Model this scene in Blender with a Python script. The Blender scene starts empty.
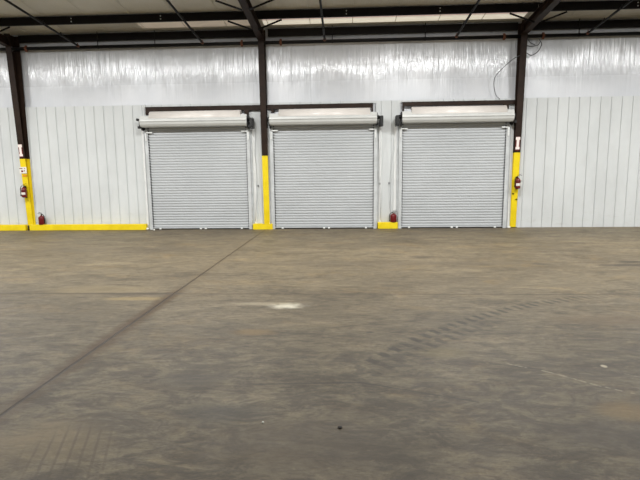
import bpy, bmesh, math, random
from mathutils import Vector, Matrix, noise

random.seed(7)
scene = bpy.context.scene
COL = scene.collection
PI = math.pi
S = 0.3048                      # panel module

# ------------------------------------------------------------------ helpers
def link(o, parent=None):
    COL.objects.link(o)
    if parent is not None:
        o.parent = parent
    return o

def props(o, label=None, cat=None, group=None, kind=None):
    if label: o['label'] = label
    if cat: o['category'] = cat
    if group: o['group'] = group
    if kind: o['kind'] = kind
    return o

def empty(name, loc, label=None, cat=None, group=None, kind=None):
    o = bpy.data.objects.new(name, None)
    o.location = loc
    o.empty_display_size = 0.1
    link(o)
    return props(o, label, cat, group, kind)

class MB:
    """collects shapes in world coordinates; build() links them as one mesh object"""
    def __init__(self):
        self.bm = bmesh.new()
        self.mi = 0
    def face(self, vs):
        try:
            f = self.bm.faces.new(vs)
            f.material_index = self.mi
            return f
        except ValueError:
            return None
    def box(self, x0, x1, y0, y1, z0, z1):
        v = [self.bm.verts.new(p) for p in ((x0,y0,z0),(x1,y0,z0),(x1,y1,z0),(x0,y1,z0),(x0,y0,z1),(x1,y0,z1),(x1,y1,z1),(x0,y1,z1))]
        for q in ((0,3,2,1),(4,5,6,7),(0,1,5,4),(1,2,6,5),(2,3,7,6),(3,0,4,7)):
            self.face([v[i] for i in q])
        return self
    def hexa(self, bot, top):
        """eight corner solid: bot and top are four points each, same winding"""
        v = [self.bm.verts.new(p) for p in list(bot) + list(top)]
        for q in ((0,3,2,1),(4,5,6,7),(0,1,5,4),(1,2,6,5),(2,3,7,6),(3,0,4,7)):
            self.face([v[i] for i in q])
        return self
    def prism_x(self, prof, x0, x1, closed=True, caps=True):
        """profile of (y, z) points extruded along x"""
        a = [self.bm.verts.new((x0, y, z)) for y, z in prof]
        b = [self.bm.verts.new((x1, y, z)) for y, z in prof]
        n = len(prof)
        for i in range(n if closed else n - 1):
            j = (i + 1) % n
            self.face([a[i], a[j], b[j], b[i]])
        if closed and caps:
            self.face(list(reversed(a))); self.face(b)
        return self
    def tube(self, pts, r, n=8, caps=True):
        pts = [Vector(p) for p in pts]
        rings = []
        prev = None
        for i, p in enumerate(pts):
            if i == 0: t = pts[1] - p
            elif i == len(pts) - 1: t = p - pts[i-1]
            else: t = (pts[i+1] - p).normalized() + (p - pts[i-1]).normalized()
            t.normalize()
            if prev is None:
                ref = Vector((0,0,1)) if abs(t.z) < 0.9 else Vector((1,0,0))
                u = t.cross(ref).normalized()
            else:
                u = (prev - t * prev.dot(t)).normalized()
            prev = u
            w = t.cross(u)
            rr = r[i] if isinstance(r, (list, tuple)) else r
            rings.append([self.bm.verts.new(p + (u*math.cos(2*PI*k/n) + w*math.sin(2*PI*k/n)) * rr) for k in range(n)])
        for a, b in zip(rings, rings[1:]):
            for k in range(n):
                f = self.face([a[k], a[(k+1)%n], b[(k+1)%n], b[k]])
                if f: f.smooth = True
        if caps:
            self.face(list(reversed(rings[0]))); self.face(rings[-1])
        return self
    def lathe(self, prof, c=(0,0,0), n=20):
        """(r, z) profile turned about the vertical through c"""
        rings = []
        for r, z in prof:
            if r < 1e-6:
                rings.append([self.bm.verts.new((c[0], c[1], c[2]+z))])
            else:
                rings.append([self.bm.verts.new((c[0]+r*math.cos(2*PI*k/n), c[1]+r*math.sin(2*PI*k/n), c[2]+z)) for k in range(n)])
        for a, b in zip(rings, rings[1:]):
            for k in range(n):
                q = [a[k % len(a)], a[(k+1) % len(a)], b[(k+1) % len(b)], b[k % len(b)]]
                u = []
                for v in q:
                    if v not in u: u.append(v)
                if len(u) > 2:
                    f = self.face(u)
                    if f: f.smooth = True
        return self
    def poly_plate(self, pts, y0, y1):
        """outline of (x, z) points with thickness from y0 to y1"""
        a = [self.bm.verts.new((x, y0, z)) for x, z in pts]
        b = [self.bm.verts.new((x, y1, z)) for x, z in pts]
        n = len(pts)
        self.face(a); self.face(list(reversed(b)))
        for i in range(n):
            j = (i+1) % n
            self.face([a[j], a[i], b[i], b[j]])
        return self
    def build(self, name, mats, parent=None, bevel=0, normals=True):
        if normals:
            bmesh.ops.recalc_face_normals(self.bm, faces=self.bm.faces[:])
        if parent is not None:
            org = parent_world(parent)
            bmesh.ops.translate(self.bm, verts=self.bm.verts[:], vec=-org)
        me = bpy.data.meshes.new(name)
        self.bm.to_mesh(me); self.bm.free()
        for m in (mats if isinstance(mats, (list, tuple)) else [mats]):
            me.materials.append(m)
        o = bpy.data.objects.new(name, me)
        link(o, parent)
        if bevel:
            b = o.modifiers.new('soft_edges', 'BEVEL'); b.width = bevel; b.segments = 2; b.limit_method = 'ANGLE'
        return o

def parent_world(o):
    v = Vector((0,0,0))
    while o is not None:
        v += Vector(o.location); o = o.parent
    return v

# ------------------------------------------------------------------ materials
def srgb(r, g, b):
    f = lambda c: (c/255/12.92) if c/255 <= 0.04045 else ((c/255+0.055)/1.055)**2.4
    return (f(r), f(g), f(b), 1)

class G:
    """small builder for node trees"""
    def __init__(self, name):
        self.m = bpy.data.materials.new(name); self.m.use_nodes = True
        self.nt = self.m.node_tree
        self.bsdf = self.nt.nodes['Principled BSDF']
        tc = self.nt.nodes.new('ShaderNodeTexCoord')
        self.co = tc.outputs['Object']
        self._xyz = None
    def xyz(self):
        if self._xyz is None:
            s = self.nt.nodes.new('ShaderNodeSeparateXYZ'); self.nt.links.new(self.co, s.inputs[0])
            self._xyz = s.outputs
        return self._xyz
    def put(self, sock, v):
        if hasattr(v, 'is_output'): self.nt.links.new(v, sock)
        else: sock.default_value = v
    def M(self, op, a, b=0.0, c=0.0, clamp=False):
        n = self.nt.nodes.new('ShaderNodeMath'); n.operation = op; n.use_clamp = clamp
        self.put(n.inputs[0], a); self.put(n.inputs[1], b); self.put(n.inputs[2], c)
        return n.outputs[0]
    def add(self, a, b): return self.M('ADD', a, b)
    def sub(self, a, b): return self.M('SUBTRACT', a, b)
    def mul(self, a, b): return self.M('MULTIPLY', a, b)
    def absd(self, a): return self.M('ABSOLUTE', a)
    def step(self, v, lo, hi):
        """smooth 0..1 as v goes from lo to hi (either order)"""
        n = self.nt.nodes.new('ShaderNodeMapRange'); n.interpolation_type = 'SMOOTHSTEP'; n.clamp = True
        if lo < hi:
            self.put(n.inputs[0], v); n.inputs[1].default_value = lo; n.inputs[2].default_value = hi
            n.inputs[3].default_value = 0; n.inputs[4].default_value = 1
        else:
            self.put(n.inputs[0], v); n.inputs[1].default_value = hi; n.inputs[2].default_value = lo
            n.inputs[3].default_value = 1; n.inputs[4].default_value = 0
        return n.outputs[0]
    def vec(self, x, y, z=0.0):
        n = self.nt.nodes.new('ShaderNodeCombineXYZ')
        self.put(n.inputs[0], x); self.put(n.inputs[1], y); self.put(n.inputs[2], z)
        return n.outputs[0]
    def scaled(self, sx, sy, sz, off=(0,0,0)):
        n = self.nt.nodes.new('ShaderNodeMapping'); self.nt.links.new(self.co, n.inputs[0])
        n.inputs['Scale'].default_value = (sx, sy, sz); n.inputs['Location'].default_value = off
        return n.outputs[0]
    def noise(self, v, scale, detail=4, rough=0.55, dist=0.0):
        n = self.nt.nodes.new('ShaderNodeTexNoise'); self.nt.links.new(v, n.inputs['Vector'])
        n.inputs['Scale'].default_value = scale; n.inputs['Detail'].default_value = detail
        n.inputs['Roughness'].default_value = rough; n.inputs['Distortion'].default_value = dist
        return n.outputs[0]
    def mix(self, f, a, b, mode='MIX'):
        n = self.nt.nodes.new('ShaderNodeMix'); n.data_type = 'RGBA'; n.blend_type = mode
        self.put(n.inputs[0], f); self.put(n.inputs[6], a); self.put(n.inputs[7], b)
        return n.outputs[2]
    def bump(self, h, strength=0.3, dist=0.01):
        n = self.nt.nodes.new('ShaderNodeBump'); n.inputs['Strength'].default_value = strength
        n.inputs['Distance'].default_value = dist
        self.nt.links.new(h, n.inputs['Height']); self.nt.links.new(n.outputs[0], self.bsdf.inputs['Normal'])
    def set(self, **k):
        for key, v in k.items():
            self.put(self.bsdf.inputs[{'color':'Base Color','rough':'Roughness','metal':'Metallic','spec':'Specular IOR Level','coat':'Coat Weight'}[key]], v)
        return self
    def seg(self, x, y, ax, ay, bx, by):
        """distance from (x, y) to a line piece"""
        dx, dy = bx-ax, by-ay
        L2 = dx*dx + dy*dy
        px, py = self.sub(x, ax), self.sub(y, ay)
        t = self.M('DIVIDE', self.add(self.mul(px, dx), self.mul(py, dy)), L2, clamp=True)
        ex, ey = self.sub(px, self.mul(t, dx)), self.sub(py, self.mul(t, dy))
        return self.M('SQRT', self.add(self.mul(ex, ex), self.mul(ey, ey)))
    def spot(self, x, y, cx, cy, rx, ry):
        a = self.M('DIVIDE', self.sub(x, cx), rx); b = self.M('DIVIDE', self.sub(y, cy), ry)
        return self.M('SQRT', self.add(self.mul(a, a), self.mul(b, b)))

def plain(name, c, rough=0.5, metal=0.0, spec=0.5, vary=0.12, scale=3.0, bump=0.0):
    g = G(name)
    n = g.noise(g.co, scale, 5, 0.6)
    dark = tuple(v*(1-vary) for v in c[:3]) + (1,)
    light = tuple(min(1, v*(1+vary)) for v in c[:3]) + (1,)
    g.set(color=g.mix(g.step(n, 0.3, 0.7), dark, light), rough=rough, metal=metal, spec=spec)
    if bump: g.bump(g.noise(g.co, scale*12, 3), bump, 0.004)
    return g.m

def mat_liner():
    g = G('white_liner_panel')
    big = g.noise(g.scaled(0.9, 1, 0.5), 1.2, 4, 0.6)
    streak = g.noise(g.scaled(9, 9, 0.5), 1.0, 3, 0.6)
    c = g.mix(g.step(big, 0.25, 0.75), srgb(200,203,203), srgb(212,215,215))
    c = g.mix(g.mul(g.step(streak, 0.58, 0.8), 0.22), c, srgb(186,184,174))
    x, y, z = g.xyz()
    scuff = g.mul(g.step(z, 0.9, 0.1), g.step(g.noise(g.scaled(2,2,5), 1.5, 5, 0.7), 0.5, 0.8))
    c = g.mix(g.mul(scuff, 0.35), c, srgb(170,165,155))
    g.set(color=c, rough=0.45, spec=0.35)
    return g.m

def mat_insulation():
    g = G('white_vinyl_insulation')
    n1 = g.noise(g.scaled(9, 9, 0.45), 1.0, 4, 0.6, 0.3)
    n2 = g.noise(g.scaled(28, 28, 1.4), 1.0, 3, 0.6, 0.4)
    big = g.noise(g.scaled(0.7, 0.7, 0.7), 1.0, 3)
    c = g.mix(g.step(big, 0.3, 0.7), srgb(200,203,208), srgb(212,214,218))
    zz = g.step(g.xyz()[2], 4.1, 4.7)
    g.set(color=c, rough=g.add(0.40, g.mul(zz, -0.20)), spec=0.9, metal=0.06)
    taut = g.add(0.22, g.mul(g.step(g.xyz()[2], 4.15, 4.85), 0.78))     # stretched smooth where the liner clamps it
    g.bump(g.mul(g.add(n1, g.mul(n2, 0.4)), taut), 0.9, 0.03)
    return g.m

def mat_ceiling():
    g = G('white_vinyl_roof_blanket')
    n1 = g.noise(g.scaled(7, 1.2, 1), 1.0, 5, 0.65, 0.8)
    big = g.noise(g.scaled(0.5, 0.5, 0.5), 1.0, 3)
    c = g.mix(g.step(big, 0.3, 0.7), srgb(203,200,190), srgb(216,213,204))
    g.set(color=c, rough=0.42, spec=0.4)
    g.bump(n1, 0.8, 0.03)
    return g.m

def conc(r, g, b):
    k = srgb(r, g, b)
    return (k[0]*0.60, k[1]*0.56, k[2]*0.47, 1)

def mat_floor():
    g = G('worn_concrete')
    x, y, z = g.xyz()
    aniso = g.scaled(0.75, 1.7, 1)
    n_big = g.noise(g.scaled(0.35, 0.5, 1, (3.1, 1.7, 0)), 1.0, 5, 0.6, 0.5)
    n_mid = g.noise(aniso, 1.5, 9, 0.72, 0.9)
    n_fine = g.noise(aniso, 9.0, 7, 0.75, 0.3)
    n_grit = g.noise(g.scaled(1, 1.5, 1), 26.0, 5, 0.8)
    c = g.mix(g.step(n_big, 0.3, 0.7), conc(118,108,90), conc(146,135,114))
    c = g.mix(g.mul(g.step(n_mid, 0.47, 0.66), 0.75), c, conc(92,83,68))
    c = g.mix(g.mul(g.step(n_mid, 0.46, 0.30), 0.65), c, conc(172,159,134))
    # ochre patches
    n_tan = g.noise(g.scaled(0.6, 1.2, 1, (9.3, 4.2, 0)), 1.3, 8, 0.7, 0.8)
    c = g.mix(g.mul(g.step(n_tan, 0.52, 0.66), 0.38), c, conc(160,137,94))
    # ragged dark film, worn through in strokes
    n_str = g.noise(g.scaled(1.1, 4.6, 1, (2.0, 8.0, 0)), 1.4, 9, 0.74, 1.2)
    c = g.mix(g.mul(g.step(n_str, 0.54, 0.66), 0.62), c, conc(80,72,59))
    n_st2 = g.noise(g.scaled(1.4, 3.0, 1, (7.0, 1.0, 0)), 2.6, 8, 0.74, 1.0)
    c = g.mix(g.mul(g.step(n_st2, 0.56, 0.68), 0.5), c, conc(170,156,128))
    near = g.add(0.25, g.mul(g.step(y, -9.0, -11.4), 0.75))
    n_nr = g.noise(g.scaled(1.0, 2.0, 1, (1.0, 3.0, 5.0)), 2.2, 9, 0.76, 1.0)
    c = g.mix(g.mul(g.mul(near, g.step(n_nr, 0.44, 0.58)), 0.72), c, conc(72,62,46))
    c = g.mix(g.mul(g.step(n_fine, 0.49, 0.64), 0.62), c, conc(74,65,50))
    c = g.mix(g.mul(g.step(n_fine, 0.47, 0.32), 0.42), c, conc(182,168,142))
    c = g.mix(g.mul(g.step(n_grit, 0.5, 0.66), 0.55), c, conc(80,72,60))
    wob = g.mul(g.sub(g.noise(g.co, 1.6, 5, 0.65), 0.5), 1.0)
    wob2 = g.mul(g.sub(g.noise(g.co, 7.0, 5, 0.7), 0.5), 1.0)
    def stain(cx, cy, rx, ry, col, amt, soft=0.6, w=0.9):
        nonlocal c
        d = g.add(g.spot(x, y, cx, cy, rx, ry), g.add(g.mul(wob, w), g.mul(wob2, w*0.9)))
        c = g.mix(g.mul(g.step(d, 1.0+soft*0.4, 1.0-soft), amt), c, col)
    stain(5.0, -8.1, 0.9, 0.35, conc(160,146,116), 0.5)
    stain(5.75, -8.62, 0.5, 0.10, conc(172,154,112), 0.75)
    stain(6.75, -12.15, 0.42, 0.30, conc(150,134,104), 0.6)
    stain(7.67, -9.99, 0.28, 0.12, conc(160,132,84), 0.5)
    stain(9.55, -10.55, 0.25, 0.16, conc(150,138,104), 0.45)
    stain(10.6, -11.65, 0.26, 0.16, conc(156,132,88), 0.6)
    stain(11.6, -9.5, 0.7, 0.22, conc(120,99,74), 0.5)
    stain(7.36, -11.2, 0.32, 0.16, conc(84,77,66), 0.6)
    stain(7.75, -11.75, 0.38, 0.16, conc(78,74,64), 0.65)
    stain(10.3, -11.95, 0.5, 0.2, conc(86,78,67), 0.5)
    stain(8.35, -12.1, 0.7, 0.3, conc(98,87,72), 0.5)
    stain(3.2, -4.2, 2.4, 0.5, conc(104,95,82), 0.4)
    stain(9.0, -6.0, 3.2, 0.25, conc(106,97,84), 0.45)
    stain(13.6, -6.2, 0.55, 0.10, conc(62,54,46), 0.8, 0.4, 0.5)
    stain(13.95, -5.88, 0.28, 0.09, conc(58,50,42), 0.85, 0.4, 0.5)
    stain(12.2, -6.08, 0.20, 0.08, conc(64,56,48), 0.8, 0.4, 0.4)
    stain(11.21, -6.07, 0.10, 0.05, conc(70,62,52), 0.7, 0.4, 0.4)
    stain(10.2, -5.3, 0.32, 0.12, conc(70,62,54), 0.6, 0.4, 0.6)
    stain(10.2, -2.6, 0.4, 0.12, conc(72,64,56), 0.6, 0.4, 0.6)
    stain(8.9, -9.98, 0.05, 0.03, conc(64,56,48), 0.7, 0.4, 0.4)
    # tyre marks: chevron strokes that follow a bend
    cx_ = g.sub(x, 10.5)
    fx = g.add(g.add(-9.215, g.mul(cx_, 0.70)), g.add(g.mul(g.mul(cx_, cx_), -0.155), g.mul(g.mul(g.mul(cx_, cx_), cx_), 0.010)))
    v = g.sub(y, fx)
    fade = g.mul(g.step(x, 8.4, 9.0), g.add(0.25, g.mul(g.step(x, 12.4, 11.2), 0.75)))
    n_tr = g.step(g.noise(g.co, 5.0, 4, 0.7), 0.30, 0.52)
    for off, wid, amt in ((0.03, 0.12, 0.85), (-0.24, 0.13, 0.6)):
        vv = g.sub(v, off)
        ph = g.add(g.mul(x, 2*PI/0.118), g.add(g.mul(vv, 2*PI/0.118/2.3), g.mul(wob2, 2.6)))
        dash = g.step(g.M('SINE', ph), -0.15, 0.5)
        band = g.step(g.absd(vv), wid*1.15, wid*0.55)
        k = g.mul(g.mul(g.mul(dash, band), g.mul(fade, n_tr)), amt)
        if off < 0: k = g.mul(k, g.step(x, 10.6, 9.9))
        c = g.mix(k, c, conc(52,44,22))
    band = g.step(g.absd(g.add(v, 0.05)), 0.36, 0.05)
    c = g.mix(g.mul(g.mul(band, fade), g.mul(g.step(n_fine, 0.4, 0.65), 0.35)), c, conc(88,80,70))
    # joints
    jx = g.absd(g.add(g.sub(x, 6.2), g.mul(wob2, 0.03)))
    jy = g.absd(g.add(g.add(y, 8.34), g.mul(wob2, 0.02)))
    hal_w = g.mul(g.step(y, -13.4, -9.8), g.step(y, -7.6, -8.6))
    halo = g.mul(g.step(g.add(jx, g.mul(wob2, 0.26)), 0.17, 0.03), g.add(0.16, g.mul(hal_w, 0.8)))
    c = g.mix(halo, c, conc(88,64,14))
    thin = g.step(y, -7.9, -8.6)
    c = g.mix(g.mul(g.step(jx, 0.026, 0.008), g.add(0.75, g.mul(thin, 0.2))), c, conc(58,40,8))
    edge = g.mul(g.step(g.absd(g.sub(jx, 0.07)), 0.05, 0.0), g.step(g.noise(g.co, 4.0, 4, 0.7), 0.55, 0.72))
    c = g.mix(g.mul(edge, 0.5), c, conc(164,142,106))
    darkj = g.mul(g.step(x, 3.9, 5.4), g.step(x, 6.45, 6.2))
    c = g.mix(g.mul(g.step(jy, 0.042, 0.010), g.add(0.55, g.mul(darkj, 0.4))), c, conc(70,54,34))
    c = g.mix(g.mul(g.step(jy, 0.09, 0.02), g.mul(darkj, 0.55)), c, conc(84,72,58))
    # hairline cracks
    for a, b in (((7.9,-11.28),(8.75,-11.22)), ((8.75,-11.22),(9.6,-11.53)), ((9.9,-10.8),(10.3,-10.92))):
        d = g.add(g.seg(x, y, a[0], a[1], b[0], b[1]), g.mul(wob2, 0.05))
        c = g.mix(g.mul(g.step(g.absd(d), 0.016, 0.004), 0.7), c, conc(62,54,42))
    # pale scratches and spilt white powder
    for a, b, w in (((10.02,-10.78),(10.2,-10.9),.016), ((10.3,-10.95),(10.42,-11.05),.022), ((10.42,-11.05),(10.62,-11.24),.024), ((10.66,-11.26),(10.85,-11.40),.022), ((10.95,-11.0),(11.05,-11.08),.016)):
        d = g.add(g.seg(x, y, a[0], a[1], b[0], b[1]), g.mul(g.absd(wob2), 0.16))
        c = g.mix(g.mul(g.step(d, w, w*0.3), 0.7), c, conc(190,182,166))
    d = g.add(g.spot(x, y, 10.86, -10.84, 0.03, 0.036), g.mul(wob2, 1.0))
    c = g.mix(g.mul(g.step(d, 1.1, 0.6), 0.9), c, conc(228,222,208))
    d = g.add(g.spot(x, y, 7.90, -8.96, 0.27, 0.17), g.add(g.mul(wob2, 1.3), g.mul(wob, 0.8)))
    c = g.mix(g.mul(g.step(d, 1.1, 0.05), 0.95), c, conc(255,255,250))
    d = g.add(g.spot(x, y, 7.62, -8.86, 0.62, 0.10), g.add(g.mul(wob2, 1.5), g.mul(wob, 0.8)))
    c = g.mix(g.mul(g.step(d, 1.1, 0.1), 0.5), c, conc(206,198,182))
    # parallel drag scratches in the near left corner
    sc_ = g.M('SINE', g.add(g.mul(x, 2*PI/0.075), g.add(g.mul(y, 30.0), g.mul(wob2, 1.6))))
    msk = g.step(g.add(g.spot(x, y, 6.95, -12.25, 0.35, 0.40), g.mul(wob, 1.2)), 1.2, 0.4)
    c = g.mix(g.mul(g.mul(g.step(sc_, 0.55, 0.95), msk), 0.5), c, conc(84,72,52))
    rough = g.add(0.40, g.mul(n_mid, 0.3))
    g.set(color=c, rough=rough, spec=0.42)
    g.bump(g.add(g.mul(n_fine, 0.6), g.add(g.mul(n_grit, 0.3), g.mul(g.step(jx, 0.0, 0.02), 0.8))), 0.7, 0.015)
    return g.m

def mat_brown():
    g = G('dark_brown_primer_steel')
    n = g.noise(g.co, 5.0, 5, 0.65)
    c = g.mix(g.step(n, 0.3, 0.75), srgb(33,21,14), srgb(47,33,24))
    g.set(color=c, rough=0.55, spec=0.2)
    return g.m

def mat_yellow():
    g = G('yellow_safety_paint')
    n = g.noise(g.co, 3.0, 5, 0.65)
    n2 = g.noise(g.co, 14.0, 5, 0.7)
    c = g.mix(g.step(n, 0.3, 0.7), srgb(224,196,18), srgb(238,212,30))
    c = g.mix(g.mul(g.step(n2, 0.62, 0.74), 0.45), c, srgb(168,142,38))
    g.set(color=c, rough=0.42, spec=0.4)
    return g.m

def mat_slats():
    g = G('galvanised_grey_slats')
    n = g.noise(g.scaled(0.4, 1, 0.5), 1.0, 3, 0.5)
    c = g.mix(g.step(n, 0.3, 0.7), srgb(174,177,179), srgb(184,187,189))
    g.set(color=c, rough=0.45, spec=0.35)
    return g.m

LINER = mat_liner(); INSUL = mat_insulation(); CEIL = mat_ceiling(); FLOOR = mat_floor()
BROWN = mat_brown(); YELLOW = mat_yellow(); SLATS = mat_slats()
DARKSTEEL = plain('near_black_brown_purlin_steel', srgb(17,14,13), 0.6, spec=0.15)
BLACKPIPE = plain('black_painted_pipe', srgb(13,13,13), 0.5, spec=0.25)
RUSTY = plain('rusty_orange_coupling', srgb(112,66,44), 0.6, vary=0.3, scale=20)
GALV = plain('galvanised_guide', srgb(192,195,196), 0.45, metal=0.0)
PALEMETAL = plain('pale_bright_bracket', srgb(226,228,226), 0.4)
HOODWHITE = plain('white_painted_hood', srgb(198,199,196), 0.38, vary=0.04)
ROLLWHITE = plain('pale_curtain_roll', srgb(222,216,210), 0.35, vary=0.04)
TRIMWHITE = plain('white_trim_flashing', srgb(226,227,226), 0.4, vary=0.04)
BLACK = plain('black_metal', srgb(12,12,12), 0.45)
RUBBER = plain('black_rubber', srgb(28,27,26), 0.8)
RED = plain('dark_red_enamel', srgb(104,14,20), 0.3, vary=0.1)
SIGNRED = plain('sign_red', srgb(104,24,22), 0.5)
SIGNWHITE = plain('sign_white', srgb(238,226,220), 0.5, vary=0.03)
LABELWHITE = plain('label_white', srgb(226,222,214), 0.5)
ORANGE = plain('orange_tag', srgb(226,150,20), 0.5)
CABLE = plain('grey_cable', srgb(70,72,76), 0.5)
PEBBLE = plain('pale_chip', srgb(232,230,224), 0.7)
DARKCHIP = plain('dark_chip', srgb(36,32,28), 0.8)
def mat_added_glow(name, col, strength):  # emissive colour that puts brightness onto the roof blanket
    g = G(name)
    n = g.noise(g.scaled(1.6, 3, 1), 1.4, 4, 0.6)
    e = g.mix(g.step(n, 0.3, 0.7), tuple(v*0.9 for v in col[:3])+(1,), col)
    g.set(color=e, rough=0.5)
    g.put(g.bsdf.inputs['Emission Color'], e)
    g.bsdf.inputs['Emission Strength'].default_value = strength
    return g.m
GLOW_CREAM = mat_added_glow('added_cream_glow', srgb(240,232,212), 0.62)
GLOW_DIM = mat_added_glow('added_dim_glow', srgb(226,212,194), 0.22)
GLOW_PINK = mat_added_glow('added_pinkish_glow', srgb(226,204,194), 0.42)

# ------------------------------------------------------------------ the setting
XL, XR, YF, YB = -22.0, 40.0, -32.0, 0.0
CZ = lambda y: 5.975 + abs(y)/12.0          # underside of the roof blanket
LINER_TOP = 3.838
DOORS = [(2.60, 5.68), (6.47, 9.54), (10.365, 13.445)]   # clear widths of the shutters

m = MB(); m.box(XL, XR, YF, 0.5, -0.3, 0.0)
floor = props(m.build('floor', FLOOR), 'worn brown grey concrete warehouse floor with joints and tyre marks', 'floor', kind='structure')

# back wall: ribbed liner panels below, vinyl faced blanket above
wall = empty('wall_back', (0,0,0), 'white metal warehouse wall behind the shutters with shiny blanket above ribbed panels', 'wall', kind='structure')
def liner_run(mb, x0, x1, z0, z1):
    """flat pans at y=-0.03 with a narrow folded groove on every module line"""
    ks = [k for k in range(math.ceil(x0/S), math.floor(x1/S)+1) if x0+0.03 < k*S < x1-0.03]
    prof = [(x0, 0.0), (x0, -0.03)]
    for k in ks:
        X = k*S
        prof += [(X-0.016, -0.03), (X-0.012, -0.012), (X, -0.012), (X+0.006, -0.036), (X+0.020, -0.036), (X+0.030, -0.03)]
    prof += [(x1, -0.03), (x1, 0.0)]
    a = [mb.bm.verts.new((px, py, z0)) for px, py in prof]
    b = [mb.bm.verts.new((px, py, z1)) for px, py in prof]
    for i in range(len(prof)-1):
        mb.face([a[i], a[i+1], b[i+1], b[i]])
    # folded top edge
    for i in range(len(prof)-1):
        p, q = prof[i], prof[i+1]
        c = [mb.bm.verts.new((p[0], 0, z1)), mb.bm.verts.new((q[0], 0, z1))]
        mb.face([b[i], b[i+1], c[1], c[0]])
m = MB()
edges = [XL, DOORS[0][0]-0.04, DOORS[0][1]+0.05, DOORS[1][0]-0.05, DOORS[1][1]+0.05, DOORS[2][0]-0.05, DOORS[2][1]+0.05, XR]
for i in range(0, 8, 2):
    liner_run(m, edges[i], edges[i+1], 0.0, LINER_TOP)
for x0, x1 in DOORS:
    liner_run(m, x0-0.05, x1+0.05, 3.77, LINER_TOP)
m.build('liner_panel', LINER, wall, normals=False)
m = MB()
nx, nz = int((26+8)/0.045), 26
grid = []
z0, z1 = 3.05, 6.02
for j in range(nz+1):
    z = z0 + (z1-z0)*j/nz
    row = []
    for i in range(nx+1):
        x = -8 + 34*i/nx
        t = min(1, max(0, (z-3.9)/0.9)) * min(1, max(0, (5.95-z)/0.4))
        d = noise.noise((x*3.1, z*0.28, 1.3))*0.020 + noise.noise((x*7.5, z*0.45, 7.7))*0.010 + noise.noise((x*0.8, z*0.6, 4.1))*0.02
        row.append(m.bm.verts.new((x, 0.028 + d*t*0.8, z)))
    grid.append(row)
for j in range(nz):
    for i in range(nx):
        f = m.face([grid[j][i], grid[j][i+1], grid[j+1][i+1], grid[j+1][i]])
        f.smooth = True
m.box(XL, -8, 0.01, 0.03, z0, z1); m.box(26, XR, 0.01, 0.03, z0, z1)
m.build('insulation_blanket', INSUL, wall, normals=False)
# white angle that finishes the liner beside the first opening
m = MB(); m.box(2.475, 2.495, -0.06, -0.031, 3.1, LINER_TOP).box(2.53, 2.545, -0.055, -0.031, 3.1, LINER_TOP)
m.build('edge_trim', TRIMWHITE, wall)

m = MB()
m.prism_x([(0.3, CZ(0)), (YF, CZ(YF)), (YF, CZ(YF)+0.12), (0.3, CZ(0)+0.12)], XL, XR)
ceil = props(m.build('ceiling', CEIL), 'pale wrinkled roof blanket sloping up from the shutter wall', 'ceiling', kind='structure')
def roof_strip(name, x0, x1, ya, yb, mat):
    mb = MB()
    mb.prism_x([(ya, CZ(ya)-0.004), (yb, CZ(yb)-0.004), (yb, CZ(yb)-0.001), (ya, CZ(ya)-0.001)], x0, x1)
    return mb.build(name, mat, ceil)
props(roof_strip('added_roof_glow', 6.32, 13.70, -0.30, -0.62, GLOW_CREAM), 'added cream glow on the roof blanket along the eave')  # added glow brightens the eave band, its source is unknown
props(roof_strip('added_roof_glow', 6.32, 13.70, -0.62, -1.02, GLOW_PINK), 'added pinkish glow on the roof blanket below the purlin')  # lit blanket imitated by an added pinkish glow

props(roof_strip('added_roof_glow', 2.7, 6.08, -0.30, -0.75, GLOW_DIM), 'added dim glow on the roof blanket over the left shutter')  # weaker added glow carries the bright band into the left bay
mb = MB()
for k in range(-14, 28):                     # taped seams of the roof blanket run up the slope
    x = 0.35 + k*1.22
    for ya, yb in ((-0.30, -1.12), (-1.36, -9.0)):
        mb.hexa([(x-0.005,ya,CZ(ya)-0.018),(x+0.005,ya,CZ(ya)-0.018),(x+0.005,yb,CZ(yb)-0.018),(x-0.005,yb,CZ(yb)-0.018)],
                [(x-0.010,ya,CZ(ya)-0.005),(x+0.010,ya,CZ(ya)-0.005),(x+0.010,yb,CZ(yb)-0.005),(x-0.010,yb,CZ(yb)-0.005)])
mb.build('blanket_seams', CEIL, ceil)
for nm, b in (('wall_left', (XL-0.2, XL, YF, 0.3)), ('wall_right', (XR, XR+0.2, YF, 0.3)), ('wall_front', (XL, XR, YF-0.2, YF))):
    m = MB(); m.box(b[0], b[1], b[2], b[3], 0.0, 9.0)
    props(m.build(nm, LINER), 'plain white metal warehouse ' + nm.replace('wall_', '') + ' side wall out of frame', 'wall', kind='structure')

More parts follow.
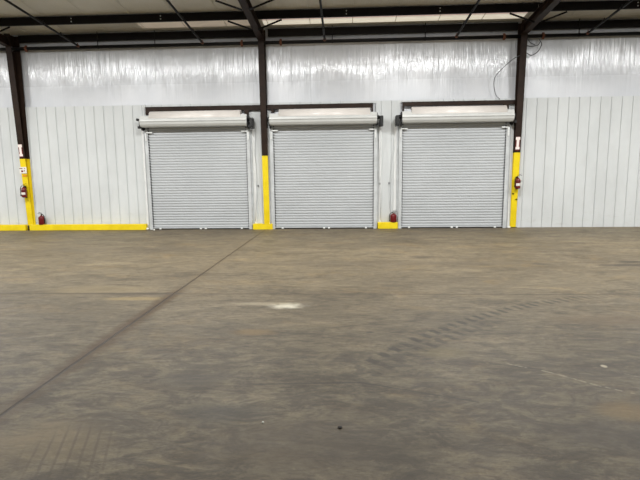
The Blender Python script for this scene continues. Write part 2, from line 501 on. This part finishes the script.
# ------------------------------------------------------------------ steel frame
CX = [-1.41, 6.22, 13.76]
DI = lambda z: 0.065 + 0.052*z              # how far the inner flange stands in front of the wall
RB = lambda y: 5.53 + abs(y)/12.0           # underside of a rafter
RT = lambda y: 5.765 + abs(y)/12.0          # top of a rafter = underside of the purlins
COLLAB = ['brown and yellow steel column at the left edge with a hanging extinguisher and white notice',
          'brown and yellow steel column between the left and middle roller shutters',
          'brown and yellow steel column beside the right roller shutter and loose cable']
HW, YZ, PY = 0.090, 2.25, -0.165             # flange half width, top of the yellow paint, pipe line
for i, X in enumerate(CX):
    c = empty('steel_column', (X, 0, 0), COLLAB[i], 'column', 'tapered steel columns along the shutter wall', 'thing')
    def split(fn, name):
        mb = MB()
        foot = 0.15 if i == 0 else 0.0           # brown, not yellow, at the foot between the curbs
        if foot: mb.mi = 0; fn(mb, 0.0, foot)
        mb.mi = 1; fn(mb, foot, YZ)
        mb.mi = 0; fn(mb, YZ, 5.93)
        return mb.build(name, [BROWN, YELLOW], c)
    def inner(mb, a, b):
        mb.hexa([(X-HW,-DI(a),a),(X+HW,-DI(a),a),(X+HW,-DI(a)+0.014,a),(X-HW,-DI(a)+0.014,a)],
                [(X-HW,-DI(b),b),(X+HW,-DI(b),b),(X+HW,-DI(b)+0.014,b),(X-HW,-DI(b)+0.014,b)])
    def outer(mb, a, b):
        mb.box(X-HW, X+HW+(0.06 if i == 0 else 0.0), -0.048, -0.044, a, b)
    def web(mb, a, b):
        for p, q in ([(a, b)] if b < 5 else [(a, 5.475), (5.605, b)]):   # notch where the pipe passes
            ya = lambda z: -DI(z)+0.0145
            back = -0.0485
            mb.hexa([(X-0.006,ya(p),p),(X+0.006,ya(p),p),(X+0.006,back,p),(X-0.006,back,p)],
                    [(X-0.006,ya(q),q),(X+0.006,ya(q),q),(X+0.006,back,q),(X-0.006,back,q)])
    split(inner, 'inner_flange'); split(outer, 'outer_flange'); split(web, 'web')
    mb = MB(); mb.box(X-0.12, X+0.12, -0.08, -0.047, 0.0, 0.018)
    mb.build('base_plate', YELLOW if i == 1 else DARKSTEEL, c)
    if i == 2:
        for bx, bz in ((-0.055, 1.03), (0.05, 0.86)):
            mb = MB(); mb.tube([(X+bx,-DI(bz)+0.002,bz),(X+bx,-DI(bz)-0.03,bz)], 0.022, 10)
            mb.build('bolt', DARKSTEEL, c)
    # rafter
    r = empty('roof_rafter', (X, -0.3, 5.5), ['brown steel rafter rising from the left edge column',
              'brown steel rafter rising from the column between left and middle shutters',
              'brown steel rafter rising from the column beside the right shutter'][i], 'roof beam', 'sloping roof rafters', 'thing')
    def sl(mb, x0, x1, fa, fb, ya=-0.405, yb=-14.0):
        mb.hexa([(x0,ya,fa(ya)),(x1,ya,fa(ya)),(x1,yb,fa(yb)),(x0,yb,fa(yb))],
                [(x0,ya,fb(ya)),(x1,ya,fb(ya)),(x1,yb,fb(yb)),(x0,yb,fb(yb))])
    mb = MB(); sl(mb, X-HW, X+HW, RB, lambda y: RB(y)+0.014); mb.build('bottom_flange', BROWN, r)
    mb = MB(); sl(mb, X-HW, X+HW, lambda y: RT(y)-0.014, RT); mb.build('top_flange', BROWN, r)
    mb = MB(); sl(mb, X-0.006, X+0.006, lambda y: RB(y)+0.014, lambda y: RT(y)-0.014); mb.build('web', BROWN, r)
    mb = MB(); pa, pb = 5.57, 5.92
    mb.hexa([(X-0.045,-0.404,pa),(X+0.075,-0.404,pa),(X+0.075,-DI(pa)-0.002,pa),(X-0.045,-DI(pa)-0.002,pa)],
            [(X-0.045,-0.404,pb),(X+0.075,-0.404,pb),(X+0.075,-DI(pb)-0.002,pb),(X-0.045,-DI(pb)-0.002,pb)]); mb.build('end_plate', BROWN, r)

# purlins, eave struts (one per bay) ---------------------------------------
BAYS = [(-9.04, CX[0]), (CX[0], CX[1]), (CX[1], CX[2]), (CX[2], 21.44)]
WHERE = ['left of the left edge column', 'above the left shutter', 'above the middle and right shutters', 'right of the right column']
def cee(mb, x0, x1, y, z0, z1, lip=0.07, t=0.006):
    """channel section: web facing the room, lips pointing at the wall"""
    mb.prism_x([(y,z0),(y+lip,z0),(y+lip,z0+0.02),(y+lip-t,z0+0.02),(y+lip-t,z0+t),(y+t,z0+t),(y+t,z1-t),(y+lip-t,z1-t),(y+lip-t,z1-0.02),(y+lip,z1-0.02),(y+lip,z1),(y,z1)], x0, x1)
def put_clips(mb, x0, x1, y, z):
    n = 2
for i, (x0, x1) in enumerate(BAYS):
    for row, (py, lab) in enumerate(((-1.25, 'lower'), (-2.52, 'upper'))):
        if row == 1: continue
        p = empty('roof_purlin', (x0+0.1, py, RT(py)+0.002), 'long dark steel purlin ' + WHERE[i], 'purlin', 'roof purlins over the bays', 'thing')
        z = RT(py)+0.006
        mb = MB(); cee(mb, x0+0.004, x1-0.004, py-0.035, z, z+0.205); mb.build('channel', DARKSTEEL, p)
        for f in (0.33, 0.66):
            bx = x0 + (x1-x0)*f
            for dz in (0.06, 0.14):
                mb = MB(); mb.tube([(bx,py-0.033,z+dz),(bx,py-0.05,z+dz)], 0.016, 8); mb.build('bolt', GALV, p)
    e = empty('eave_strut', (x0+0.17, -0.08, 5.735), 'dark steel eave strut along the wall head ' + WHERE[i], 'beam', 'eave struts at the wall head', 'thing')
    mb = MB(); cee(mb, x0+0.168, x1-0.108, -0.105, 5.735, 5.945, lip=0.05); mb.build('channel', DARKSTEEL, e)

# flange braces -------------------------------------------------------------
def brace(x, side, y, label):
    zb, zt = RB(y)-0.036, RT(y)-0.034
    a = Vector((x+side*0.085, y, zb)); b = Vector((x+side*0.74, y, zt+0.0))
    b.z = RT(y)-0.034
    mb = MB()
    d = (b-a).normalized(); n = Vector((-d.z, 0, d.x))*0.022
    mb.hexa([a-n+Vector((0,-.02,0)), a+n+Vector((0,-.02,0)), a+n+Vector((0,.0,0)), a-n+Vector((0,.0,0))],
            [b-n+Vector((0,-.02,0)), b+n+Vector((0,-.02,0)), b+n+Vector((0,.0,0)), b-n+Vector((0,.0,0))])
    o = mb.build('flange_brace', DARKSTEEL)
    props(o, label, 'brace', 'diagonal flange braces under the roof', 'thing')
NM = ['left edge rafter', 'rafter between left and middle shutters', 'rafter beside the right shutter']
for i, X in enumerate(CX):
    for s in (-1, 1):
        if i == 0 and s < 0: continue
        brace(X, s, -1.27, 'thin dark brace %s of the %s' % ('left' if s < 0 else 'right', NM[i]))
for s in (-1, 1):
    brace(CX[1], s, -2.52, 'thin dark brace nearer the camera, %s of the %s' % ('left' if s < 0 else 'right', NM[1]))

# sprinkler pipes -------------------------------------------------------------
PZ, PR = 5.540, 0.050
s = empty('sprinkler_main_pipe', (6, PY, PZ), 'long black sprinkler main pipe running along the wall head', 'pipe', None, 'thing')
mb = MB(); mb.tube([(-9, PY, PZ), (21.4, PY, PZ)], PR, 14); mb.build('pipe', BLACKPIPE, s)
for x in (-0.98, 5.62, 6.78, 13.25, 14.35):
    mb = MB(); mb.tube([(x-0.035, PY, PZ), (x+0.035, PY, PZ)], PR+0.016, 14)
    mb.box(x-0.03, x+0.03, PY-0.015, PY+0.015, PZ+PR+0.01, PZ+PR+0.045).box(x-0.03, x+0.03, PY-0.015, PY+0.015, PZ-PR-0.04, PZ-PR-0.01)
    props(mb.build('coupling', RUSTY, s), 'rusty brown pipe coupling')
for x in (1.25, 3.0, 8.3, 11.0, 15.35, -3.0):
    mb = MB(); mb.tube([(x, PY, PZ+PR), (x, PY, CZ(PY)-0.006)], 0.012, 8)
    mb.tube([(x-0.012, PY, PZ), (x+0.012, PY, PZ)], PR+0.008, 14)
    mb.build('pipe_hanger', BLACKPIPE, s)
BX = [0.70, 4.47, 8.08, 11.87, 15.54]
BL = ['black branch pipe slanting across the ceiling nearest the left edge', 'black branch pipe slanting over the left shutter',
      'black branch pipe running up over the middle shutter', 'black branch pipe slanting over the right shutter',
      'black branch pipe slanting over the plain wall right of the cable']
for x, lab in zip(BX, BL):
    b = empty('branch_pipe', (x, PY, PZ), lab, 'pipe', 'sprinkler branch pipes', 'thing')
    bz = lambda y: PZ + 0.005 + (abs(y)-abs(PY))/12.0
    y0 = PY - 0.12
    mb = MB(); mb.tube([(x, PY-0.058, bz(PY-0.058)), (x, y0, bz(y0)), (x, -14, bz(-14))], 0.030, 10); mb.build('pipe', BLACKPIPE, b)
    for y, big in ((PY-0.13, 0.044), (-1.15, 0.040), (-1.95, 0.040)):
        mb = MB(); mb.tube([(x, y+0.035, bz(y+0.035)), (x, y-0.035, bz(y-0.035))], big, 10)
        mb.tube([(x, y, bz(y)+0.03), (x, y, bz(y)+0.075)], 0.016, 8)
        mb.build('fitting', BLACKPIPE if y < -1 else RUSTY, b)

# header channels over the openings ------------------------------------------
def header(x0, x1, z0, z1, stubs, label):
    h = empty('header_beam', (x0, -0.06, z0), label, 'beam', 'brown header beams over the shutters', 'thing')
    mb = MB(); cee(mb, x0, x1, -0.125, z0, z1, lip=0.08); mb.build('channel', BROWN, h)
    for a, b, zl in stubs:
        mb = MB(); mb.box(a, b, -0.125, -0.05, zl, z0-0.001); mb.build('stub_post', BROWN, h)
header(2.57, 6.12, 3.615, 3.765, ((2.57, 2.75, 3.53), (5.62, 5.75, 3.47)), 'brown header beam over the left roller shutter')
header(6.322, 9.50, 3.635, 3.765, ((6.43, 6.52, 3.53), (9.45, 9.50, 3.50)), 'brown header beam over the middle roller shutter')
header(10.37, 13.66, 3.66, 3.775, ((10.37, 10.42, 3.48), (13.33, 13.48, 3.53)), 'brown header beam over the right roller shutter')

# ------------------------------------------------------------------ roller shutters
def door(n, x0, x1, hx0, hx1, label, hoist):
    d = empty('door_%d' % n, ((x0+x1)/2, -0.1, 0), label, 'roller shutter', 'grey roller shutters', 'structure')
    # corrugated curtain
    mb = MB(); pitch = 3.10/38; prof = []
    for k in range(38):
        z = 0.055 + k*pitch
        prof += [(-0.096, z), (-0.096, z+pitch*0.08), (-0.107, z+pitch*0.26), (-0.111, z+pitch*0.52), (-0.107, z+pitch*0.80), (-0.099, z+pitch*0.95)]
    prof.append((-0.092, 0.055+38*pitch))
    prof += [(-0.085, 0.055+38*pitch), (-0.085, 0.055)]
    mb.prism_x(prof, x0-0.03, x1+0.03)
    cur = mb.build('curtain', SLATS, d)
    mb = MB(); mb.box(x0, x1, -0.135, -0.072, 0.038, 0.054)
    bar = mb.build('bottom_bar', GALV, cur)
    mb = MB(); mb.box(x0, x1, -0.13, -0.080, 0.0, 0.0375)
    mb.build('rubber_seal', RUBBER, cur)
    for fx in (0.08, 0.5, 0.55, 0.92):
        x = x0 + (x1-x0)*fx
        mb = MB(); mb.box(x-0.03, x+0.03, -0.165, -0.136, 0.012, 0.056)
        props(mb.build('slide_bolt', PALEMETAL, cur), 'small bright slide bolt')
    # guides: channel with open slot towards the curtain
    for sd, xe in ((-1, x0), (1, x1)):
        a, b = (xe-0.085, xe+0.012) if sd < 0 else (xe-0.012, xe+0.085)
        mb = MB()
        mb.box(a, b, -0.150, -0.136, 0.0, 3.08)
        wx = (a, a+0.012) if sd < 0 else (b-0.012, b)
        mb.box(wx[0], wx[1], -0.1355, -0.0605, 0.0, 3.08)
        mb.box(a, b, -0.060, -0.046, 0.0, 3.08)
        ex = (a-0.055, a) if sd < 0 else (b, b+0.055)
        mb.box(ex[0], ex[1], -0.060, -0.046, 0.0, 3.08)
        gd = mb.build('guide_rail', GALV, d)
        mb = MB()
        for k in range(0, 38):                           # end locks that show at the slot
            z = 0.08 + k*pitch
            mb.box(xe+0.0125 if sd < 0 else xe-0.040, xe+0.040 if sd < 0 else xe-0.0125, -0.126, -0.1125, z, z+0.034)
        mb.build('end_locks', BLACK, gd)
        fx = ex[0] if sd < 0 else ex[1]
        mb = MB()
        for o_, w_, p_ in ((0.006, 0.020, 0.075), (0.075, 0.012, 0.058)):
            f0, f1 = (fx-o_-w_, fx-o_) if sd < 0 else (fx+o_, fx+o_+w_)
            mb.box(f0, f1, -p_, -0.0425, 0.0, 3.08)
        f0, f1 = (fx-0.0749, fx-0.0261) if sd < 0 else (fx+0.0261, fx+0.0749)
        mb.box(f0, f1, -0.050, -0.0425, 0.0, 3.08)
        mb.build('jamb_flashing', TRIMWHITE, d)
        q = (xe-0.03, xe+0.16) if sd < 0 else (xe-0.16, xe+0.03)
        mb = MB(); mb.box(q[0], q[1], -0.185, -0.152, 2.975, 3.01)
        vx = (xe-0.06, xe-0.02) if sd < 0 else (xe+0.02, xe+0.06)
        mb.box(vx[0], vx[1], -0.185, -0.152, 2.74, 2.974)
        props(mb.build('stop_bracket', PALEMETAL, gd), 'pale stop bracket at the guide head')
    # hood and the rolled up curtain above it
    P = [(-0.14,3.150),(-0.30,3.130),(-0.40,3.155),(-0.445,3.215),(-0.455,3.285),(-0.475,3.290),(-0.475,3.310),(-0.455,3.315),(-0.447,3.350),(-0.436,3.358),(-0.440,3.366),(-0.432,3.380),(-0.395,3.470),(-0.385,3.470),
         (-0.422,3.37),(-0.442,3.28),(-0.432,3.22),(-0.39,3.168),(-0.30,3.143),(-0.14,3.163)]
    mb = MB(); mb.prism_x(P, hx0, hx1)
    hood = mb.build('hood', HOODWHITE, d)
    mb = MB(); n_ = 28
    cy, cz, r = -0.255, 3.405, 0.205
    mb.prism_x([(cy + r*math.cos(2*PI*k/n_)*0.85, cz + r*math.sin(2*PI*k/n_)) for k in range(n_)], hx0+0.28, hx1-0.20)
    roll = mb.build('curtain_roll', ROLLWHITE, d)
    for f in roll.data.polygons: f.use_smooth = len(f.vertices) == 4
    for sd, xe in ((-1, hx0), (1, hx1)):
        a, b = (xe-0.02, xe) if sd < 0 else (xe, xe+0.02)
        mb = MB(); mb.prism_x([(-0.05,3.10),(-0.40,3.10),(-0.44,3.18),(-0.44,3.32),(-0.34,3.46),(-0.05,3.46)], a, b)
        br_ = mb.build('end_bracket', BLACK, d)
        mb = MB()
        q = (xe-0.08, xe-0.021) if sd < 0 else (xe+0.021, xe+0.08)
        mb.tube([(q[0], -0.26, 3.33), (q[1], -0.26, 3.33)], 0.055, 12)
        mb.box(min(a,b)-0.0 if sd < 0 else a, b, -0.30, -0.06, 3.05, 3.099)
        f0, f1 = (xe-0.10, xe-0.0005) if sd < 0 else (xe+0.0005, xe+0.10)
        if sd < 0 and n == 1: mb.tube([(xe-0.16, -0.26, 3.38), (xe-0.08, -0.26, 3.36)], 0.04, 12)
        if not (n == 2 and sd < 0): mb.box(f0 if sd > 0 else f0, f1-0.02 if sd < 0 else f1, -0.36, -0.30, 3.10, 3.17)
        mb.build('shaft_end', BLACK, br_)
    if hoist:
        sd, chain = hoist
        xe = hx0 if sd < 0 else hx1
        q = (xe-0.185, xe-0.083) if sd < 0 else (xe+0.083, xe+0.185)
        mb = MB(); mb.box(q[0], q[1], -0.42, -0.16, 3.06, 3.36)
        mb.box(q[0]+0.02, q[1]-0.02, -0.44, -0.42, 3.10, 3.32)
        ho = mb.build('chain_hoist', BLACK, d, bevel=0.015)
        mb = MB(); mb.tube(chain, 0.007, 6)
        mb.build('hand_chain', GALV, ho)
        kx, ky, kz = chain[len(chain)//2]
        mb = MB(); mb.box(kx-0.022, kx+0.022, -0.075, -0.044, kz-0.03, kz+0.03)
        mb.build('chain_keeper', CABLE, ho)
    return d
door(1, 2.60, 5.68, 2.50, 5.745, 'left grey roller shutter between the long panelled wall and a brown yellow column', (1, [(5.93,-0.30,3.05),(5.90,-0.16,2.4),(5.965,-0.085,1.34),(5.90,-0.09,0.8),(5.86,-0.09,0.25)]))
door(2, 6.47, 9.54, 6.42, 9.60, 'middle grey roller shutter, just right of the brown and yellow column', (1, [(9.72,-0.30,3.05),(9.72,-0.16,2.4),(9.71,-0.085,1.37),(9.74,-0.09,0.8),(9.74,-0.09,0.25)]))
door(3, 10.365, 13.445, 10.335, 13.545, 'right grey roller shutter beside the column with a small red extinguisher', (-1, [(10.22,-0.30,3.05),(10.12,-0.18,2.3),(10.005,-0.085,1.38),(10.01,-0.09,0.9),(10.03,-0.09,0.55)]))

# ------------------------------------------------------------------ yellow kerbs along the wall foot
def kerb(x0, x1, label, y0=-0.215, z1=0.185):
    mb = MB(); mb.box(x0, x1, y0, -0.092, 0.0, z1)
    o = mb.build('yellow_curb', YELLOW, bevel=0.008)
    return props(o, label, 'curb', 'yellow painted curbs along the wall foot', 'thing')
kerb(-8.5, CX[0]-0.085, 'low yellow curb on the floor left of the left edge column')
kerb(CX[0]+0.045, 2.42, 'long low yellow curb between the left edge column and left shutter')
mb = MB()
mb.box(5.80, 6.41, -0.222, -0.205, 0.02, 0.19).box(5.80, 6.088, -0.204, -0.051, 0.02, 0.19).box(6.352, 6.41, -0.204, -0.051, 0.02, 0.19)
props(mb.build('yellow_curb', YELLOW), 'short yellow curb block at the foot of the column between left and middle shutters', 'curb', 'yellow painted curbs along the wall foot', 'thing').location.z = -0.02
mb = MB(); mb.box(9.655, 10.265, -0.205, -0.046, 0.0, 0.195)
props(mb.build('yellow_curb', YELLOW, bevel=0.008), 'short yellow curb block between the middle and right shutters, under an extinguisher', 'curb', 'yellow painted curbs along the wall foot', 'thing')

# ------------------------------------------------------------------ fire extinguishers
def extinguisher(loc, label, r=0.085, h=0.30, mirror=1, bracket=False, label_on=False):
    e = empty('fire_extinguisher', loc, label, 'fire extinguisher', 'red fire extinguishers', 'thing')
    L = Vector(loc)
    mb = MB(); mb.lathe([(0,0.0),(r*0.92,0.0),(r,0.012),(r,h*0.80),(r*0.93,h*0.88),(r*0.68,h*0.96),(r*0.32,h),(r*0.28,h+0.02),(0,h+0.02)], L, 22)
    mb.build('cylinder', RED, e)
    mb = MB(); mb.lathe([(r*1.004,h*0.26),(r*1.012,h*0.27),(r*1.012,h*0.50),(r*1.004,h*0.51)], L, 22)
    # keep the front third of the sleeve only
    bmesh.ops.delete(mb.bm, geom=[f for f in mb.bm.faces if (f.calc_center_median()-L).y > -r*0.45], context='FACES')
    if label_on: props(mb.build('paper_label', LABELWHITE, e), 'white paper label')
    mb = MB(); mb.lathe([(0,h+0.02),(r*0.30,h+0.02),(r*0.34,h+0.03),(r*0.34,h+0.055),(r*0.2,h+0.065),(0,h+0.065)], L, 14)
    mb.build('valve', BLACK, e)
    x, y, z = L
    mb = MB()
    mb.hexa([(x-0.03*mirror,y-.012,z+h+.062),(x+0.11*mirror,y-.012,z+h+.075),(x+0.11*mirror,y+.012,z+h+.075),(x-0.03*mirror,y+.012,z+h+.062)],
            [(x-0.03*mirror,y-.012,z+h+.07),(x+0.11*mirror,y-.012,z+h+.085),(x+0.11*mirror,y+.012,z+h+.085),(x-0.03*mirror,y+.012,z+h+.07)])
    mb.hexa([(x-0.02*mirror,y-.012,z+h+.085),(x+0.09*mirror,y-.012,z+h+.118),(x+0.09*mirror,y+.012,z+h+.118),(x-0.02*mirror,y+.012,z+h+.085)],
            [(x-0.02*mirror,y-.012,z+h+.093),(x+0.09*mirror,y-.012,z+h+.127),(x+0.09*mirror,y+.012,z+h+.127),(x-0.02*mirror,y+.012,z+h+.093)])
    mb.build('handle', BLACK, e)
    mb = MB()
    mb.tube([(x-0.02*mirror,y-0.01,z+h+0.045),(x-0.06*mirror,y-0.02,z+h+0.05),(x-(r+0.018)*mirror,y-0.02,z+h*0.92),(x-(r+0.02)*mirror,y-0.02,z+h*0.6),(x-(r+0.02)*mirror,y-0.02,z+h*0.3)], 0.011, 8)
    mb.tube([(x-(r+0.02)*mirror,y-0.02,z+h*0.3),(x-(r+0.02)*mirror,y-0.02,z+h*0.12)], [0.012,0.018], 8)
    mb.build('hose', BLACK, e)
    mb = MB(); mb.tube([(x+0.0,y-r*0.34,z+h+0.042),(x,y-r*0.34-0.014,z+h+0.042)], 0.014, 10)
    mb.build('gauge', LABELWHITE, e)
    if bracket:
        mb = MB(); mb.box(x-0.03, x+0.03, y+r+0.001, y+r+0.012, z-0.03, z+h+0.05)
        mb.box(x-0.03, x+0.03, y-r*0.3, y+r, z-0.014, z-0.003)
        mb.tube([(x+(r+0.006)*math.cos(a), y+(r+0.006)*math.sin(a), z+h*0.66) for a in [PI*0.5+k*2*PI/20 for k in range(21)]], 0.006, 6)
        mb.build('wall_bracket', BLACK, e)
    return e
extinguisher((-0.98, -0.155, 0.186), 'dark red fire extinguisher standing on the long yellow curb by the left column', 0.092, 0.27, -1)
extinguisher((10.135, -0.130, 0.196), 'dark red fire extinguisher standing on the short yellow curb between two shutters', 0.100, 0.25, 1)
zL, zR = 1.06, 1.19
extinguisher((CX[0]-0.01, -DI(zL)-0.114, zL), 'dark red fire extinguisher hung on the left edge column under a white notice', 0.076, 0.30, 1, True, True)
extinguisher((CX[2]+0.035, -DI(zR)-0.112, zR), 'dark red fire extinguisher hung on the right column above two bolts', 0.074, 0.30, 1, True, True)

# ------------------------------------------------------------------ signs
def ext_sign(X, z, tilt, label):
    s = empty('extinguisher_sign', (X, -DI(z), z), label, 'sign', 'narrow red and white signs on the columns', 'thing')
    y = -DI(z-0.18)
    f = lambda zz: -DI(zz)
    w, hh = 0.062, 0.20
    mb = MB()
    mb.hexa([(X-w,f(z-hh)-0.008,z-hh),(X+w,f(z-hh)-0.008,z-hh),(X+w,f(z-hh)-0.002,z-hh),(X-w,f(z-hh)-0.002,z-hh)],
            [(X-w,f(z+hh)-0.008,z+hh),(X+w,f(z+hh)-0.008,z+hh),(X+w,f(z+hh)-0.002,z+hh),(X-w,f(z+hh)-0.002,z+hh)])
    mb.build('plate', SIGNRED, s)
    mb = MB()
    def bit(a, b, z0, z1):
        mb.hexa([(X+a,f(z0)-0.011,z0),(X+b,f(z0)-0.011,z0),(X+b,f(z0)-0.0085,z0),(X+a,f(z0)-0.0085,z0)],
                [(X+a,f(z1)-0.011,z1),(X+b,f(z1)-0.011,z1),(X+b,f(z1)-0.0085,z1),(X+a,f(z1)-0.0085,z1)])
    bit(-0.062, 0.062, z+0.105, z+0.19)
    bit(-0.036, 0.036, z-0.10, z+0.1049)
    bit(-0.058, 0.058, z-0.17, z-0.1001)
    mb.build('white_mark', SIGNWHITE, s)
    return s
ext_sign(CX[0]-0.02, 2.50, 0, 'narrow red and white sign on the left edge column above the yellow paint')
ext_sign(CX[2]-0.005, 2.51, 0, 'narrow red and white sign on the right column above the yellow paint')
zn = 1.90
n_ = empty('safety_notice', (CX[0], -DI(zn), zn), 'small white notice with dark red marks on the left yellow column', 'sign', None, 'thing')
mb = MB(); mb.box(CX[0]-0.125, CX[0]+0.10, -DI(zn)-0.022, -DI(zn)-0.014, zn-0.10, zn+0.10)
mb.mi = 1
for dx, dz, ww, wh in ((-0.075,0.055,0.10,0.02),(0.04,0.05,0.03,0.02),(-0.04,-0.03,0.06,0.05),(0.03,-0.02,0.03,0.03)):
    mb.box(CX[0]+dx-ww/2, CX[0]+dx+ww/2, -DI(zn)-0.0245, -DI(zn)-0.0221, zn+dz-wh/2, zn+dz+wh/2)
mb.build('plate', [LABELWHITE, SIGNRED], n_)
mb = MB(); mb.box(CX[0]-0.05, CX[0]+0.09, -DI(1.73)-0.018, -DI(1.73)-0.012, 1.70, 1.76)
props(mb.build('orange_tag', ORANGE), 'small orange tag on the left yellow column under the white notice', 'tag', None, 'thing')

# ------------------------------------------------------------------ loose cable on the right column
def smooth(pts, n=8):
    P = [Vector(p) for p in pts]; P = [P[0]*2-P[1]] + P + [P[-1]*2-P[-2]]
    out = []
    for i in range(1, len(P)-2):
        for k in range(n):
            t = k/n
            a, b, c, d = P[i-1], P[i], P[i+1], P[i+2]
            out.append(0.5*((2*b)+(c-a)*t+(2*a-5*b+4*c-d)*t*t+(3*b-a-3*c+d)*t**3))
    out.append(P[-2])
    return out
cab = empty('loose_cable', (13.9, -0.10, 4.8), 'thin grey cable looping on both sides of the right column head', 'cable', None, 'thing')
mb = MB(); mb.tube(smooth([(13.66,-0.33,4.98),(13.45,-0.25,4.86),(13.10,-0.16,4.52),(13.02,-0.12,4.28),(13.09,-0.10,3.95),(13.22,-0.10,3.80)]), 0.010, 6); mb.build('hanging_loop', CABLE, cab)
mb = MB(); mb.tube(smooth([(13.87,-0.25,5.06),(14.05,-0.14,5.02),(14.24,-0.10,5.12),(14.34,-0.10,5.32),(14.27,-0.10,5.46)]), 0.012, 6); mb.build('upper_loop', CABLE, cab)
mb = MB(); mb.tube(smooth([(13.86,-0.25,5.26),(14.05,-0.12,5.27),(14.24,-0.11,5.31),(14.30,-0.12,5.42)]), 0.012, 6)
mb.tube(smooth([(13.96,-0.10,5.46),(14.02,-0.10,5.38),(14.16,-0.10,5.31)]), 0.010, 6); mb.build('short_loop', CABLE, cab)

# ------------------------------------------------------------------ small bits on the floor
def chip(x, y, r, mat, name, label, cat, flat=0.5):
    mb = MB()
    bmesh.ops.create_icosphere(mb.bm, subdivisions=2, radius=r)
    for v in mb.bm.verts:
        v.co *= 1 + 0.35*noise.noise(v.co*(1.2/r) + Vector((x, y, 0)))
        v.co.z *= flat
    zmin = min(v.co.z for v in mb.bm.verts)
    bmesh.ops.translate(mb.bm, verts=mb.bm.verts[:], vec=(x, y, -zmin))
    o = mb.build(name, mat)
    props(o, label, cat, None, 'thing')
chip(2.47, -0.24, 0.045, PEBBLE, 'white_chip', 'small white chip on the floor at the left foot of the left shutter', 'debris', 0.8)
chip(2.73, -0.36, 0.028, PEBBLE, 'white_chip', 'tiny white chip on the floor in front of the left shutter corner', 'debris', 0.8)
chip(13.60, -0.22, 0.04, PEBBLE, 'white_chip', 'small white chip on the floor at the foot of the right column', 'debris', 0.8)
chip(8.076, -11.879, 0.008, PEBBLE, 'white_chip', 'tiny white chip on the open floor in the foreground', 'debris', 0.7)
chip(8.597, -11.927, 0.015, DARKCHIP, 'dark_chip', 'tiny dark chip on the open floor in the foreground', 'debris', 0.35)

# ------------------------------------------------------------------ light: rows of high-bay lamps under the roof
def lamp(x, y, power, sx, sy):
    drop = 0.45 if y > -10 else 1.3          # unseen far row, hung low to keep its reflection off the blanket
    L = bpy.data.lights.new('high_bay_lamp', 'AREA'); L.shape = 'RECTANGLE'; L.size = sx; L.size_y = sy
    L.energy = power; L.color = (1.0, 1.0, 0.985)
    o = bpy.data.objects.new('high_bay_lamp', L); o.location = (x, y, CZ(y)-drop)
    COL.objects.link(o)
for y, pw, sx, sy in ((-5.4, 460, 1.2, 0.6), (-27.0, 420, 3.0, 3.0)):
    for k in range(-2, 5):
        lamp(2.4 + 5.4*k - 2.0, y, pw, sx, sy)
w = bpy.data.worlds.new('World'); scene.world = w; w.use_nodes = True
w.node_tree.nodes['Background'].inputs[0].default_value = (0.8, 0.85, 0.9, 1)
w.node_tree.nodes['Background'].inputs[1].default_value = 0.3

# ------------------------------------------------------------------ camera
yaw, pitch, roll = -0.0513, -0.1351, -0.0109
f = Vector((math.sin(yaw)*math.cos(pitch), math.cos(yaw)*math.cos(pitch), math.sin(pitch)))
r0 = Vector((math.cos(yaw), -math.sin(yaw), 0)); u0 = r0.cross(f)
r = r0*math.cos(roll) + u0*math.sin(roll); u = -r0*math.sin(roll) + u0*math.cos(roll)
cam = bpy.data.cameras.new('camera'); cam.sensor_width = 36; cam.lens = 27.0; cam.clip_end = 200
co = bpy.data.objects.new('camera', cam); COL.objects.link(co)
co.matrix_world = Matrix(((r.x,u.x,-f.x,8.6312),(r.y,u.y,-f.y,-14.905),(r.z,u.z,-f.z,1.6595),(0,0,0,1)))
scene.camera = co

scene.view_settings.view_transform = 'Standard'
scene.view_settings.look = 'None'
scene.view_settings.gamma = 1.0
scene.view_settings.use_curve_mapping = False
scene.view_settings.exposure = 0.0
